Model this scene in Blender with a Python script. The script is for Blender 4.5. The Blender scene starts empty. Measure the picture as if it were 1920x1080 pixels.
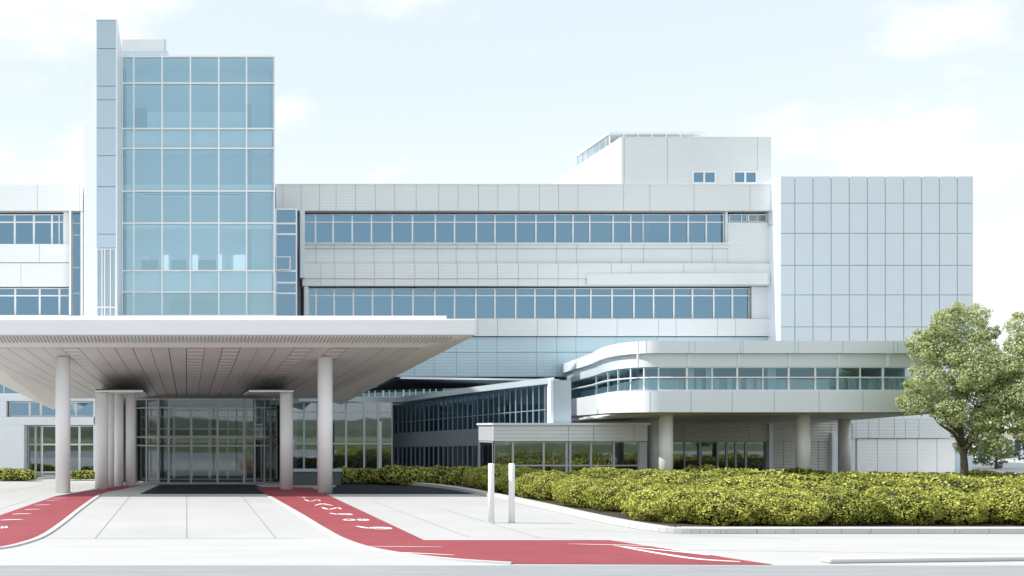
import bpy, math, random
import numpy as np
from mathutils import Vector
random.seed(7); rng = np.random.default_rng(7)
SC = bpy.context.scene
COL = SC.collection
F, H, VX, VY = 1920.0, 2.5, 350.0, 802.0
def X(x, d): return (x-VX)/F*d
def Z(y, d): return H+(VY-y)/F*d
def GD(y, z=0.0): return F*(H-z)/(y-VY)
def G(x, y, z=0.0):
    d = GD(y, z); return (X(x, d), d)

# ------------------------------------------------------------------ materials
def new_mat(name):
    m = bpy.data.materials.new(name); m.use_nodes = True
    nt = m.node_tree; b = nt.nodes['Principled BSDF']
    return m, nt, b
def N(nt, t, **kw):
    n = nt.nodes.new(t)
    for k, v in kw.items(): setattr(n, k, v)
    return n
def mat(name, col, rough=0.5, var=0.06, scale=1.5, bump=0.0, bscale=40.0, spec=0.5, metal=0.0, ribs=None, vstreak=0.0):
    """base colour with soft uneven tone, optional fine bump and ribs (spacing, strength)"""
    m, nt, b = new_mat(name); L = nt.links.new
    tc = N(nt, 'ShaderNodeTexCoord')
    nz = N(nt, 'ShaderNodeTexNoise'); nz.inputs['Scale'].default_value = scale; nz.inputs['Detail'].default_value = 6
    mp = N(nt, 'ShaderNodeMapping')
    if vstreak: mp.inputs['Scale'].default_value = vstreak if isinstance(vstreak, tuple) else (1, 1, vstreak)
    L(tc.outputs['Object'], mp.inputs['Vector']); L(mp.outputs[0], nz.inputs['Vector'])
    mr = N(nt, 'ShaderNodeMapRange'); mr.inputs[1].default_value = .25; mr.inputs[2].default_value = .75
    mr.inputs[3].default_value = 1-var; mr.inputs[4].default_value = 1+var
    L(nz.outputs['Fac'], mr.inputs[0])
    mx = N(nt, 'ShaderNodeMix', data_type='RGBA', blend_type='MULTIPLY'); mx.inputs[0].default_value = 1
    mx.inputs[6].default_value = (*col, 1); L(mr.outputs[0], mx.inputs[7])
    L(mx.outputs[2], b.inputs['Base Color'])
    b.inputs['Roughness'].default_value = rough; b.inputs['Metallic'].default_value = metal
    b.inputs['Specular IOR Level'].default_value = spec
    hgt = None
    if ribs:
        sp, st, axis = ribs
        sx = N(nt, 'ShaderNodeSeparateXYZ'); L(tc.outputs['Object'], sx.inputs[0])
        mu = N(nt, 'ShaderNodeMath', operation='MULTIPLY'); mu.inputs[1].default_value = 2*math.pi/sp
        L(sx.outputs[axis], mu.inputs[0])
        sn = N(nt, 'ShaderNodeMath', operation='SINE'); L(mu.outputs[0], sn.inputs[0])
        bp = N(nt, 'ShaderNodeBump'); bp.inputs['Strength'].default_value = st; bp.inputs['Distance'].default_value = sp*.12
        L(sn.outputs[0], bp.inputs['Height']); L(bp.outputs[0], b.inputs['Normal'])
    elif bump:
        n2 = N(nt, 'ShaderNodeTexNoise'); n2.inputs['Scale'].default_value = bscale; n2.inputs['Detail'].default_value = 4
        L(tc.outputs['Object'], n2.inputs['Vector'])
        bp = N(nt, 'ShaderNodeBump'); bp.inputs['Strength'].default_value = bump; bp.inputs['Distance'].default_value = .02
        L(n2.outputs['Fac'], bp.inputs['Height']); L(bp.outputs[0], b.inputs['Normal'])
    return m
def glass(name, refl, trans, fac=.5, rough=.02, wob=.004, fres=.6):
    """tinted coated glass: part mirror, part see-through"""
    m, nt, b = new_mat(name); L = nt.links.new
    nt.nodes.remove(b); out = nt.nodes['Material Output']
    gl = N(nt, 'ShaderNodeBsdfGlossy'); gl.inputs['Color'].default_value = (*refl, 1); gl.inputs['Roughness'].default_value = rough
    tr = N(nt, 'ShaderNodeBsdfTransparent'); tr.inputs['Color'].default_value = (*trans, 1)
    lw = N(nt, 'ShaderNodeLayerWeight'); lw.inputs['Blend'].default_value = .5
    pw_ = N(nt, 'ShaderNodeMath', operation='POWER'); pw_.inputs[1].default_value = 4; L(lw.outputs['Facing'], pw_.inputs[0])
    ad = N(nt, 'ShaderNodeMath', operation='MULTIPLY_ADD', use_clamp=True); ad.inputs[1].default_value = fres; ad.inputs[2].default_value = fac+.03; L(pw_.outputs[0], ad.inputs[0])
    mx = N(nt, 'ShaderNodeMixShader'); L(ad.outputs[0], mx.inputs[0]); L(tr.outputs[0], mx.inputs[1]); L(gl.outputs[0], mx.inputs[2])
    tc = N(nt, 'ShaderNodeTexCoord'); nz = N(nt, 'ShaderNodeTexNoise'); nz.inputs['Scale'].default_value = .6
    L(tc.outputs['Object'], nz.inputs['Vector'])
    bp = N(nt, 'ShaderNodeBump'); bp.inputs['Strength'].default_value = wob*10; bp.inputs['Distance'].default_value = .05
    L(nz.outputs['Fac'], bp.inputs['Height']); L(bp.outputs[0], gl.inputs['Normal'])
    L(mx.outputs[0], out.inputs['Surface'])
    return m
def leaf_mat(name, c1, c2, c3, transl=.3):
    m, nt, b = new_mat(name); L = nt.links.new
    at = N(nt, 'ShaderNodeAttribute', attribute_name='tone')
    cr = N(nt, 'ShaderNodeValToRGB'); e = cr.color_ramp.elements
    e[0].color = (*c1, 1); e[1].color = (*c3, 1); k = e.new(.5); k.color = (*c2, 1)
    L(at.outputs['Fac'], cr.inputs[0]); L(cr.outputs[0], b.inputs['Base Color'])
    b.inputs['Roughness'].default_value = .45; b.inputs['Specular IOR Level'].default_value = .4
    tl = N(nt, 'ShaderNodeBsdfTranslucent'); L(cr.outputs[0], tl.inputs['Color'])
    mx = N(nt, 'ShaderNodeMixShader'); mx.inputs[0].default_value = transl
    L(b.outputs[0], mx.inputs[1]); L(tl.outputs[0], mx.inputs[2]); L(mx.outputs[0], nt.nodes['Material Output'].inputs['Surface'])
    return m
M = {}
M['clad'] = mat('ribbed cladding', (.745, .77, .772), .45, .03, .25, ribs=(.17, .17, 2))
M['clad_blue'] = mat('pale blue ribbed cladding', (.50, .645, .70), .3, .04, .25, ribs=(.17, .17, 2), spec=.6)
M['clad_white'] = mat('white ribbed cladding', (.90, .90, .89), .45, .02, .3, ribs=(.17, .15, 2))
M['clad_warm'] = mat('beige ribbed cladding', (.60, .58, .54), .5, .04, .3, ribs=(.14, .6, 2))
M['white'] = mat('white panel', (.80, .85, .90), .35, .02, .4)
M['white_frame'] = mat('white aluminium', (.86, .87, .88), .3, .01, 2)
M['grey_frame'] = mat('grey aluminium', (.50, .53, .55), .35, .02, 2)
M['panel_blue'] = mat('pale blue glass panel', (.69, .77, .82), .18, .02, .2, spec=.6)
M['fin'] = mat('blue grey fin panel', (.47, .59, .68), .22, .03, .12, spec=.6)
M['gap'] = mat('joint shadow gap', (.45, .49, .51), .8, .05)
M['gap_blue'] = mat('blue grey joint', (.51, .61, .68), .6, .03)
M['core'] = mat('interior wall', (.30, .35, .38), .8, .1, .5)
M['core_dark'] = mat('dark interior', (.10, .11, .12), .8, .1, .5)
M['door_white'] = mat('white interior door', (.85, .87, .88), .6, .02)
m_, nt_, b_ = new_mat('door with added glow'); b_.inputs['Base Color'].default_value = (.85, .87, .88, 1); b_.inputs['Emission Color'].default_value = (.9, .96, 1, 1); b_.inputs['Emission Strength'].default_value = .45; M['glow_door'] = m_  # no lamp: emission added so these doors stay bright in the dim interior
M['tower_slab'] = mat('pale slab edge', (.80, .90, .93), .6, .03)
M['inner_dark'] = mat('dark blue inner wall', (.16, .27, .33), .6, .05)
M['spandrel'] = mat('spandrel panel', (.42, .60, .68), .5, .03, .3)
M['vest_frame'] = mat('brushed grey mullion', (.34, .345, .34), .35, .03, 2)
M['frame_dark'] = mat('dark blue grey mullion', (.22, .27, .31), .35, .03, 2)
M['roof_grey'] = mat('blue grey roof edge', (.46, .54, .59), .4, .03, .5)
M['room'] = mat('pale blue room wall', (.64, .78, .84), .8, .06, .3)
M['link_band'] = mat('dark grey metal band', (.22, .25, .27), .45, .06, .6)
M['blind'] = mat('pale blind', (.76, .83, .86), .8, .05, .8, ribs=(.22, .8, 0))
M['concrete'] = mat('pale concrete', (.44, .44, .437), .75, .07, .35, bump=.12, bscale=60)
M['apron'] = mat('white concrete apron', (.465, .465, .462), .75, .06, 1.0, bump=.25, bscale=60, vstreak=(.22, 2.0, 1))
M['joint'] = mat('paving joint', (.29, .29, .29), .9, .05)
M['kerb'] = mat('kerb concrete', (.50, .50, .495), .75, .05, 1.2, bump=.15, bscale=50)
M['road'] = mat('worn asphalt', (.295, .31, .32), .85, .10, 1.6, bump=.8, bscale=45, vstreak=(.3, 2.2, 1))
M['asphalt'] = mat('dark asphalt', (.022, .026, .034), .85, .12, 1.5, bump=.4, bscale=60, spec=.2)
M['red'] = mat('red lane paint', (.275, .043, .056), .7, .15, .8, bump=.15, bscale=60)
M['paint'] = mat('white lane paint', (.80, .80, .79), .7, .04, 2)
M['soil'] = mat('dark soil', (.05, .042, .03), .95, .2, 2, bump=.6, bscale=12)
M['grass'] = mat('grass', (.10, .13, .045), .95, .25, .4, bump=.5, bscale=8)
M['field'] = mat('dry field', (.235, .24, .145), .95, .25, .05)
M['wood'] = mat('wooded hill', (.11, .135, .095), .95, .4, .12)
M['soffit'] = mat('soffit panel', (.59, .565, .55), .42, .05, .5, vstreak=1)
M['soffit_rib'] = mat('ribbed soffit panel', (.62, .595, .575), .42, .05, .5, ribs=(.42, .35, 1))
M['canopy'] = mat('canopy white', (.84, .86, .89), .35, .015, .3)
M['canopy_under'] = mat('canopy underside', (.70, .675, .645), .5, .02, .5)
M['slat'] = mat('louvre slat', (.58, .56, .53), .5, .03)
M['column'] = mat('column paint', (.82, .82, .81), .35, .02, .5)
M['lintel'] = mat('dark lintel edge', (.05, .04, .04), .4, .05)
M['bollard'] = mat('bollard paint', (.80, .81, .81), .35, .03, 2)
M['bark'] = mat('bark', (.10, .085, .06), .9, .3, 4, bump=.8, bscale=15)
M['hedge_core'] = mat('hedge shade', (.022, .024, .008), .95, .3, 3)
M['g_tower'] = glass('tower glass', (.56, .80, .90), (.82, .93, .97), .42)
M['g_row'] = glass('window glass', (.25, .415, .54), (.30, .46, .56), .66)
M['g_link'] = glass('link glass', (.20, .33, .43), (.30, .45, .53), .50)
M['g_wing'] = glass('wing glass', (.30, .46, .53), (.72, .88, .92), .26, fres=.15)
M['g_ground'] = glass('lobby glass', (.48, .54, .58), (.55, .60, .60), .40)
M['g_clear'] = glass('entrance glass', (.48, .54, .56), (.66, .70, .70), .13)
M['g_rail'] = glass('screen glass', (.75, .82, .86), (.86, .92, .94), .25)
M['leaf_hedge'] = leaf_mat('hedge leaf', (.065, .095, .015), (.37, .40, .06), (.76, .75, .20), .28)
M['leaf_tree'] = leaf_mat('tree leaf', (.17, .23, .07), (.50, .56, .27), (.84, .85, .62), .5)
M['leaf_far'] = leaf_mat('far leaf', (.06, .09, .03), (.11, .15, .06), (.19, .23, .11), .25)

# ------------------------------------------------------------------ mesh helper
class MB:
    def __init__(s): s.v = []; s.f = []; s.mi = []; s.sm = []
    def face(s, pts, mi=0, smooth=False):
        i = len(s.v); s.v += [tuple(p) for p in pts]; s.f.append(tuple(range(i, i+len(pts)))); s.mi.append(mi); s.sm.append(smooth)
    def hexa(s, p, mi=0):
        i = len(s.v); s.v += [tuple(q) for q in p]
        for f in ((0, 3, 2, 1), (4, 5, 6, 7), (0, 1, 5, 4), (1, 2, 6, 5), (2, 3, 7, 6), (3, 0, 4, 7)):
            s.f.append(tuple(i+k for k in f)); s.mi.append(mi); s.sm.append(False)
        return s
    def box(s, x0, x1, y0, y1, z0, z1, mi=0):
        return s.hexa([(x0, y0, z0), (x1, y0, z0), (x1, y1, z0), (x0, y1, z0), (x0, y0, z1), (x1, y0, z1), (x1, y1, z1), (x0, y1, z1)], mi)
    def obox(s, p0, p1, n0, n1, z0, z1, mi=0):
        """box along plan line p0-p1, from offset n0 to n1 along its left-hand outward normal (towards the camera side)"""
        dx, dy = p1[0]-p0[0], p1[1]-p0[1]; l = math.hypot(dx, dy); nx, ny = dy/l, -dx/l
        a = [(p0[0]+nx*n1, p0[1]+ny*n1), (p1[0]+nx*n1, p1[1]+ny*n1), (p1[0]+nx*n0, p1[1]+ny*n0), (p0[0]+nx*n0, p0[1]+ny*n0)]
        return s.hexa([(*q, z0) for q in a]+[(*q, z1) for q in a], mi)
    def prism(s, poly, z0, z1, mi=0):
        """plan polygon (counter clockwise seen from above) raised from z0 to z1; z may be lists"""
        n = len(poly); Z0 = z0 if isinstance(z0, (list, tuple)) else [z0]*n; Z1 = z1 if isinstance(z1, (list, tuple)) else [z1]*n
        i = len(s.v); s.v += [(*p, z) for p, z in zip(poly, Z0)]+[(*p, z) for p, z in zip(poly, Z1)]
        s.f.append(tuple(i+k for k in reversed(range(n)))); s.f.append(tuple(i+n+k for k in range(n)))
        for k in range(n):
            q = (k+1) % n; s.f.append((i+k, i+q, i+n+q, i+n+k))
        s.mi += [mi]*(n+2); s.sm += [False]*(n+2); return s
    def tube(s, pts, rad, seg=16, mi=0, caps=True):
        pts = [Vector(p) for p in pts]; i0 = len(s.v); n = len(pts)
        for k, p in enumerate(pts):
            t = (pts[min(k+1, n-1)]-pts[max(k-1, 0)]).normalized()
            a = t.orthogonal().normalized() if abs(t.z) < .9 else Vector((1, 0, 0)); a = (a-t*a.dot(t)).normalized(); b = t.cross(a)
            r = rad[k] if isinstance(rad, (list, tuple)) else rad
            for q in range(seg):
                w = 2*math.pi*q/seg; s.v.append(tuple(p+a*(r*math.cos(w))+b*(r*math.sin(w))))
        for k in range(n-1):
            for q in range(seg):
                q2 = (q+1) % seg; s.f.append((i0+k*seg+q, i0+k*seg+q2, i0+(k+1)*seg+q2, i0+(k+1)*seg+q)); s.mi.append(mi); s.sm.append(True)
        if caps:
            s.f.append(tuple(i0+q for q in reversed(range(seg)))); s.f.append(tuple(i0+(n-1)*seg+q for q in range(seg))); s.mi += [mi]*2; s.sm += [False]*2
        return s
    warp = None
    def build(s, name, mats, parent=None, bevel=0.0, origin=None):
        if MB.warp: s.v = [MB.warp(*p) for p in s.v]
        o0 = ORG.get(parent.as_pointer(), (0, 0, 0)) if parent else (origin or (0, 0, 0))
        me = bpy.data.meshes.new(name)
        me.from_pydata([(a-o0[0], b-o0[1], c-o0[2]) for a, b, c in s.v], [], s.f)
        mats = mats if isinstance(mats, (list, tuple)) else [mats]
        for m in mats: me.materials.append(m)
        me.polygons.foreach_set('material_index', s.mi); me.polygons.foreach_set('use_smooth', s.sm); me.update()
        ob = bpy.data.objects.new(name, me); COL.objects.link(ob)
        if parent: ob.parent = parent
        else: ob.location = o0
        ORG[ob.as_pointer()] = o0
        if bevel:
            b = ob.modifiers.new('bevel', 'BEVEL'); b.width = bevel; b.segments = 2; b.limit_method = 'ANGLE'
        return ob
ORG = {}
def thing(name, label, cat, loc, group=None):
    o = bpy.data.objects.new(name, None); COL.objects.link(o); o.location = loc; o.empty_display_size = .3
    o['label'] = label; o['category'] = cat
    if group: o['group'] = group
    ORG[o.as_pointer()] = tuple(loc); return o
def tag(o, label, cat, group=None):
    o['label'] = label; o['category'] = cat
    if group: o['group'] = group
    return o
def struct(o): o['kind'] = 'structure'; return o
def window(parent, p0, p1, z0, z1, trans=(), mulls=(), t=.05, dep=.10, frame=None, pane=None, name='window', inset=.05):
    """framed window on plan line p0-p1: frame with bars, pane as sub-part. mulls are 0..1 along the line"""
    frame = frame or M['white_frame']; pane = pane or M['g_row']
    dx, dy = p1[0]-p0[0], p1[1]-p0[1]; l = math.hypot(dx, dy)
    at = lambda s: (p0[0]+dx*s/l, p0[1]+dy*s/l)
    fr = MB()
    fr.obox(at(0), at(t), -dep, 0, z0, z1); fr.obox(at(l-t), at(l), -dep, 0, z0, z1)
    fr.obox(at(t), at(l-t), -dep, 0, z0, z0+t); fr.obox(at(t), at(l-t), -dep, 0, z1-t, z1)
    zs = [z0+t]+sorted(trans)+[z1-t]
    for z in trans: fr.obox(at(t), at(l-t), -dep+.004, -.004, z-t*.7, z+t*.7)
    for u in mulls:
        fr.obox(at(l*u-t*.6), at(l*u+t*.6), -dep+.007, -.007, z0+t, z1-t)
    fo = fr.build(name, frame, parent)
    p = MB(); a, b = at(t*.5), at(l-t*.5); nx, ny = dy/l, -dx/l
    q = lambda c: (c[0]-nx*inset, c[1]-ny*inset)
    a, b = q(a), q(b)
    p.face([(*a, z0+t*.5), (*b, z0+t*.5), (*b, z1-t*.5), (*a, z1-t*.5)])
    p.build('pane', pane, fo)
    return fo
def panels(mb, x0, x1, joints, y0, y1, z0, z1, g=.013, mi=0, gapmi=1):
    """row of cladding panels separated by open joints over a recessed backing"""
    xs = [x0]+[j for j in sorted(joints) if x0+.05 < j < x1-.05]+[x1]
    for a, b in zip(xs[:-1], xs[1:]):
        mb.box(a+(g if a > x0 else 0), b-(g if b < x1 else 0), y0, y0+.08, z0, z1, mi)
    mb.box(x0+.02, x1-.02, y0+.03, y1, z0+.003, z1-.003, gapmi)

# ------------------------------------------------------------------ world, sun, camera
EL, AZ = math.radians(46), math.radians(-3)      # sun on the left, AZ>0 swings it to the camera side
sun_dir = Vector((-math.cos(EL)*math.cos(AZ), -math.cos(EL)*math.sin(AZ), math.sin(EL)))
w = bpy.data.worlds.new('World'); SC.world = w; w.use_nodes = True
nt = w.node_tree; L = nt.links.new; bg = nt.nodes['Background']
sky = N(nt, 'ShaderNodeTexSky', sky_type='NISHITA'); sky.sun_disc = False; sky.sun_elevation = EL
sky.sun_rotation = math.atan2(sun_dir.x, sun_dir.y); sky.air_density = 1.0; sky.dust_density = 1.6; sky.ozone_density = 1.2
tc = N(nt, 'ShaderNodeTexCoord')
mp = N(nt, 'ShaderNodeMapping'); mp.inputs['Scale'].default_value = (3.2, 3.2, 6.5); mp.inputs['Location'].default_value = (.6, .3, .55)
L(tc.outputs['Generated'], mp.inputs['Vector'])
nz = N(nt, 'ShaderNodeTexNoise'); nz.inputs['Scale'].default_value = 1.5; nz.inputs['Detail'].default_value = 7; nz.inputs['Roughness'].default_value = .52
L(mp.outputs[0], nz.inputs['Vector'])
cr = N(nt, 'ShaderNodeMapRange', interpolation_type='SMOOTHSTEP'); cr.inputs[1].default_value = .50; cr.inputs[2].default_value = .63
cr.inputs[3].default_value = 0; cr.inputs[4].default_value = .75; L(nz.outputs['Fac'], cr.inputs[0])
haze = N(nt, 'ShaderNodeMix', data_type='RGBA'); haze.inputs[0].default_value = .62; haze.inputs[7].default_value = (6.9, 7.5, 7.8, 1)
L(sky.outputs[0], haze.inputs[6])
cl = N(nt, 'ShaderNodeMix', data_type='RGBA'); cl.inputs[7].default_value = (6.75, 6.85, 6.95, 1)
sep = N(nt, 'ShaderNodeSeparateXYZ'); L(tc.outputs['Generated'], sep.inputs[0])
low_ = N(nt, 'ShaderNodeMapRange', interpolation_type='SMOOTHSTEP'); low_.inputs[1].default_value = .0; low_.inputs[2].default_value = .36; low_.inputs[3].default_value = .75; low_.inputs[4].default_value = 0
L(sep.outputs[2], low_.inputs[0])
mxx = N(nt, 'ShaderNodeMath', operation='MAXIMUM'); L(low_.outputs[0], mxx.inputs[0]); L(cr.outputs[0], mxx.inputs[1])
L(mxx.outputs[0], cl.inputs[0]); L(haze.outputs[2], cl.inputs[6]); L(cl.outputs[2], bg.inputs['Color'])
bg.inputs['Strength'].default_value = .12
sl = bpy.data.lights.new('sun', 'SUN'); sl.energy = 3.7; sl.angle = math.radians(.55); sl.color = (1, .955, .89)
so = bpy.data.objects.new('sun', sl); COL.objects.link(so); so.rotation_euler = (-sun_dir).to_track_quat('-Z', 'Y').to_euler(); so.location = (-40, 20, 60)
cam = bpy.data.cameras.new('camera'); cam.lens = 36; cam.sensor_width = 36; cam.sensor_fit = 'HORIZONTAL'
cam.shift_x = (960-VX)/1920; cam.shift_y = (VY-540)/1920; cam.clip_end = 3000; cam.clip_start = .1
co = bpy.data.objects.new('camera', cam); COL.objects.link(co); co.location = (0, 0, H); co.rotation_euler = (math.pi/2, 0, 0); SC.camera = co
SC.view_settings.view_transform = 'Standard'; SC.view_settings.look = 'None'; SC.view_settings.exposure = .47; SC.view_settings.gamma = 1
SC.cycles.max_bounces = 8; SC.cycles.transparent_max_bounces = 12; SC.cycles.glossy_bounces = 4; SC.cycles.diffuse_bounces = 4
SC.cycles.caustics_reflective = False; SC.cycles.caustics_refractive = False
SC.cycles.sample_clamp_indirect = 6

# ------------------------------------------------------------------ ground
def gpoly(name, pts, z, m):
    mb = MB(); mb.face([(x, y, z) for x, y in pts]); return struct(mb.build(name, m))
def gpx(name, pts, z, m): return gpoly(name, [G(x, y, z) for x, y in pts], z, m)
gpoly('ground', [(-900, -900), (900, -900), (900, 1200), (-900, 1200)], -.03, M['field'])
gpoly('grass_verge', [(-200, -60), (200, -60), (200, -9), (-200, -9)], -.012, M['grass'])
RD = GD(1060)
gpoly('road', [(-200, -9), (200, -9), (200, RD), (-200, RD)], 0, M['road'])
AP = GD(1010)
gpoly('pavement', [(-70, AP), (70, AP), (70, 95), (-70, 95)], 0, M['concrete'])
gpoly('apron', [(-70, RD), (70, RD), (70, AP), (-70, AP)], 0, M['apron'])
# paving joints
mb = MB()
def jline(a, b, wd=.022, z=.004):
    a = Vector((*a, z)); b = Vector((*b, z)); t = (b-a).normalized(); n = Vector((-t.y, t.x, 0))*wd*.7
    mb.face([a-n, b-n, b+n, a+n])
jd = GD(929)
for px in (178, 350, 518):
    p = G(px, 1010); jline((p[0], AP), (p[0], jd))
jline((-3.6, AP), (2.6, AP), .018)
for pts in (((700, 940), (880, 1008)), ((830, 955), (1010, 1008)), ((1010, 990), (1500, 1012)), ((1180, 1030), (1920, 1040)), ((0, 925), (105, 905)), ((0, 955), (60, 935)), ((1000, 1008), (1330, 1022))):
    jline(G(*pts[0]), G(*pts[1]), .014)
struct(mb.build('paving_joints', M['joint']))
# dark drive under the canopy
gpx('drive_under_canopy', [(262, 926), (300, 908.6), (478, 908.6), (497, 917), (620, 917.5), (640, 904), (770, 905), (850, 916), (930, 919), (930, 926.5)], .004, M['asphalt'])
# red lanes
def smooth(pts, n=6):
    out = []
    P = [pts[0]]+list(pts)+[pts[-1]]
    for i in range(1, len(P)-2):
        for k in range(n):
            t = k/n; q = []
            for c in (0, 1):
                a, b, c2, d = P[i-1][c], P[i][c], P[i+1][c], P[i+2][c]
                q.append(.5*((2*b)+(-a+c2)*t+(2*a-5*b+4*c2-d)*t*t+(-a+3*b-3*c2+d)*t**3))
            out.append(tuple(q))
    return out+[tuple(pts[-1])]
inner = smooth([(478, 913), (500, 927), (566, 965), (612, 993), (650, 1013), (700, 1029), (770, 1041), (860, 1050.5), (960, 1057)])
gpx('red_lane', inner+[(1450, 1058.5), (1142, 1012.5), (795, 1012.5), (613, 927), (585, 914)], .008, M['red'])
innl = smooth([(262, 909.5), (230, 917), (190, 926), (150, 952), (110, 983), (75, 1006), (40, 1019), (0, 1028), (-60, 1034)])
gpx('red_lane', [(215, 912), (160, 921), (105, 930), (60, 945), (0, 966), (-60, 986)]+list(reversed(innl)), .008, M['red'])
def ribbon(name, pts, wd, h, m, z=0.0, side=1):
    P = [Vector(G(*p, z)) for p in pts]; mb = MB(); a = []; 
    for i, p in enumerate(P):
        t = (P[min(i+1, len(P)-1)]-P[max(i-1, 0)]).normalized(); n = Vector((-t.y, t.x))*side
        a.append((p, p+n*wd))
    for (p, q), (r, s2) in zip(a[:-1], a[1:]):
        mb.hexa([(*p, z), (*r, z), (*s2, z), (*q, z), (*p, z+h), (*r, z+h), (*s2, z+h), (*q, z+h)])
    return mb.build(name, m)
struct(ribbon('kerb', [(x, y) for x, y in inner if y > 927], .14, .035, M['kerb'], 0, -1))
struct(ribbon('kerb', [(x, y) for x, y in innl if y > 927], .14, .035, M['kerb'], 0, 1))
# worn lettering and strokes painted on the red lanes
mb = MB()
def stroke(pts, wd, z=.012):
    pts = smooth(pts, 5); P = [Vector(G(*p, z)) for p in pts]; n_ = len(P); L_, R_ = [], []
    for i, p in enumerate(P):
        t = (P[min(i+1, n_-1)]-P[max(i-1, 0)]).normalized(); n = Vector((-t.y, t.x))
        k = wd*.75*(.35+.65*math.sin(math.pi*min(1, max(0, (i+.6)/(n_+.2)))))
        L_.append((*(p+n*k), z)); R_.append((*(p-n*k), z))
    for i in range(n_-1): mb.face([L_[i], R_[i], R_[i+1], L_[i+1]])
def glyph(cx, cy, w_, h_, kind, wd):
    c = lambda *q: [(cx+a*w_, cy+b*h_) for a, b in q]
    if kind == 'S': stroke(c((-.5, -.45), (-.3, -.1), (-.1, .15), (.15, -.05), (.45, .05), (.5, .4), (.05, .45)), wd)
    if kind == '8':
        stroke(c((-.5, 0), (-.3, -.4), (0, -.1), (.3, .35), (.5, .05), (.25, -.35), (0, .1), (-.3, .4), (-.5, 0)), wd)
    if kind == 'V': stroke(c((-.5, -.4), (-.2, .4), (.1, .1)), wd); stroke(c((.1, .1), (.3, -.3), (.5, .3)), wd*.8)
    if kind == 'A': stroke(c((-.5, .4), (-.1, -.4), (.1, -.2), (.5, .45)), wd); stroke(c((-.2, .1), (.25, .15)), wd*.7)
    if kind == 'T': stroke(c((-.5, -.3), (.5, -.1)), wd); stroke(c((0, -.2), (.15, .45)), wd)
    if kind == 'I': stroke(c((-.5, .2), (0, -.1), (.5, -.1)), wd); 
for g in ((568, 932.5, 26, 3, 'T', .035), (586, 938, 30, 4, 'V', .06), (607, 946, 34, 4.5, 'A', .07), (622, 953, 36, 4.5, 'V', .09), (637, 963.5, 38, 3.5, 'S', .12), (666, 974.5, 44, 3.6, '8', .10), (698, 989, 58, 6, 'S', .15)):
    glyph(*g)
for g in ((112, 934, 26, 3, 'I', .05), (100, 938, 26, 3, 'I', .06), (80, 946.5, 30, 3, 'I', .07), (61, 955, 30, 3, 'I', .08), (41, 963.5, 36, 4, 'I', .09), (22, 974.5, 42, 4, 'I', .10), (2, 988, 20, 6, 'V', .1)):
    glyph(*g)
stroke([(676, 1024), (740, 1024.6), (830, 1025)], .035)
stroke([(715, 1034), (780, 1037), (852, 1040.5)], .06)
stroke([(1065, 1019.5), (1130, 1021), (1180, 1022), (1230, 1024)], .05)
stroke([(1150, 1023), (1230, 1030), (1300, 1037), (1330, 1041)], .09); stroke([(1160, 1024), (1240, 1038), (1310, 1048), (1388, 1053)], .12)
stroke([(1230, 1025), (1290, 1034), (1350, 1042)], .06)
struct(mb.build('lane_lettering', M['paint']))
# planting bed and its kerb
bed_f = smooth([(700, 905.5), (780, 911), (860, 921), (975, 945), (1100, 974), (1180, 990), (1250, 999), (1330, 1001), (1420, 1001), (1800, 1001), (3600, 1001)], 5)
bedw = [G(*p) for p in bed_f]
gpoly('planting_bed', bedw+[(40, 47.5), (10, 47.5)], .05, M['soil'])
kb = MB(); wd = .42
for (a, b) in zip(bedw[:-1], bedw[1:]): kb.obox(a, b, -wd, 0, 0, .13)
struct(kb.build('kerb', M['kerb'], bevel=.015))
gj = MB()
for i in range(22):
    x = 13.5+i*.93+random.uniform(-.2, .2); yk = GD(1001)
    gj.box(x-.008, x+.008, yk-.004, yk+.02, .01, .125)
struct(gj.build('kerb_joints', M['joint']))
kr = MB(); a, b = G(1556, 1057), G(2150, 1049); kr.obox(a, b, -.28, 0, 0, .085); struct(kr.build('kerb', M['kerb'], bevel=.03))
struct(ribbon('kerb', [(-80, 903), (0, 902.5), (60, 900), (105, 897.5), (178, 896.5)], .25, .1, M['kerb'], 0, 1))

# hills behind the camera, seen only as reflections in the ground floor glass
mb = MB(); n = 90
rows = []
for k in range(n+1):
    a = math.pi*(1.0+k/n); r = 170+12*math.sin(k*.7)
    hgt = 2.4+1.0*math.sin(k*.43)+.9*math.sin(k*1.3+1)+random.uniform(-.8, .8)
    rows.append([(math.cos(a)*r*2.2, math.sin(a)*r, -.02), (math.cos(a)*(r+4)*2.2, math.sin(a)*(r+4), hgt*.7), (math.cos(a)*(r+12)*2.2, math.sin(a)*(r+12), hgt), (math.cos(a)*(r+60)*2.2, math.sin(a)*(r+60), hgt+2)])
for a, b in zip(rows[:-1], rows[1:]):
    for i in range(3): mb.face([a[i], b[i], b[i+1], a[i+1]])
struct(mb.build('wooded_hills', M['wood']))

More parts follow.
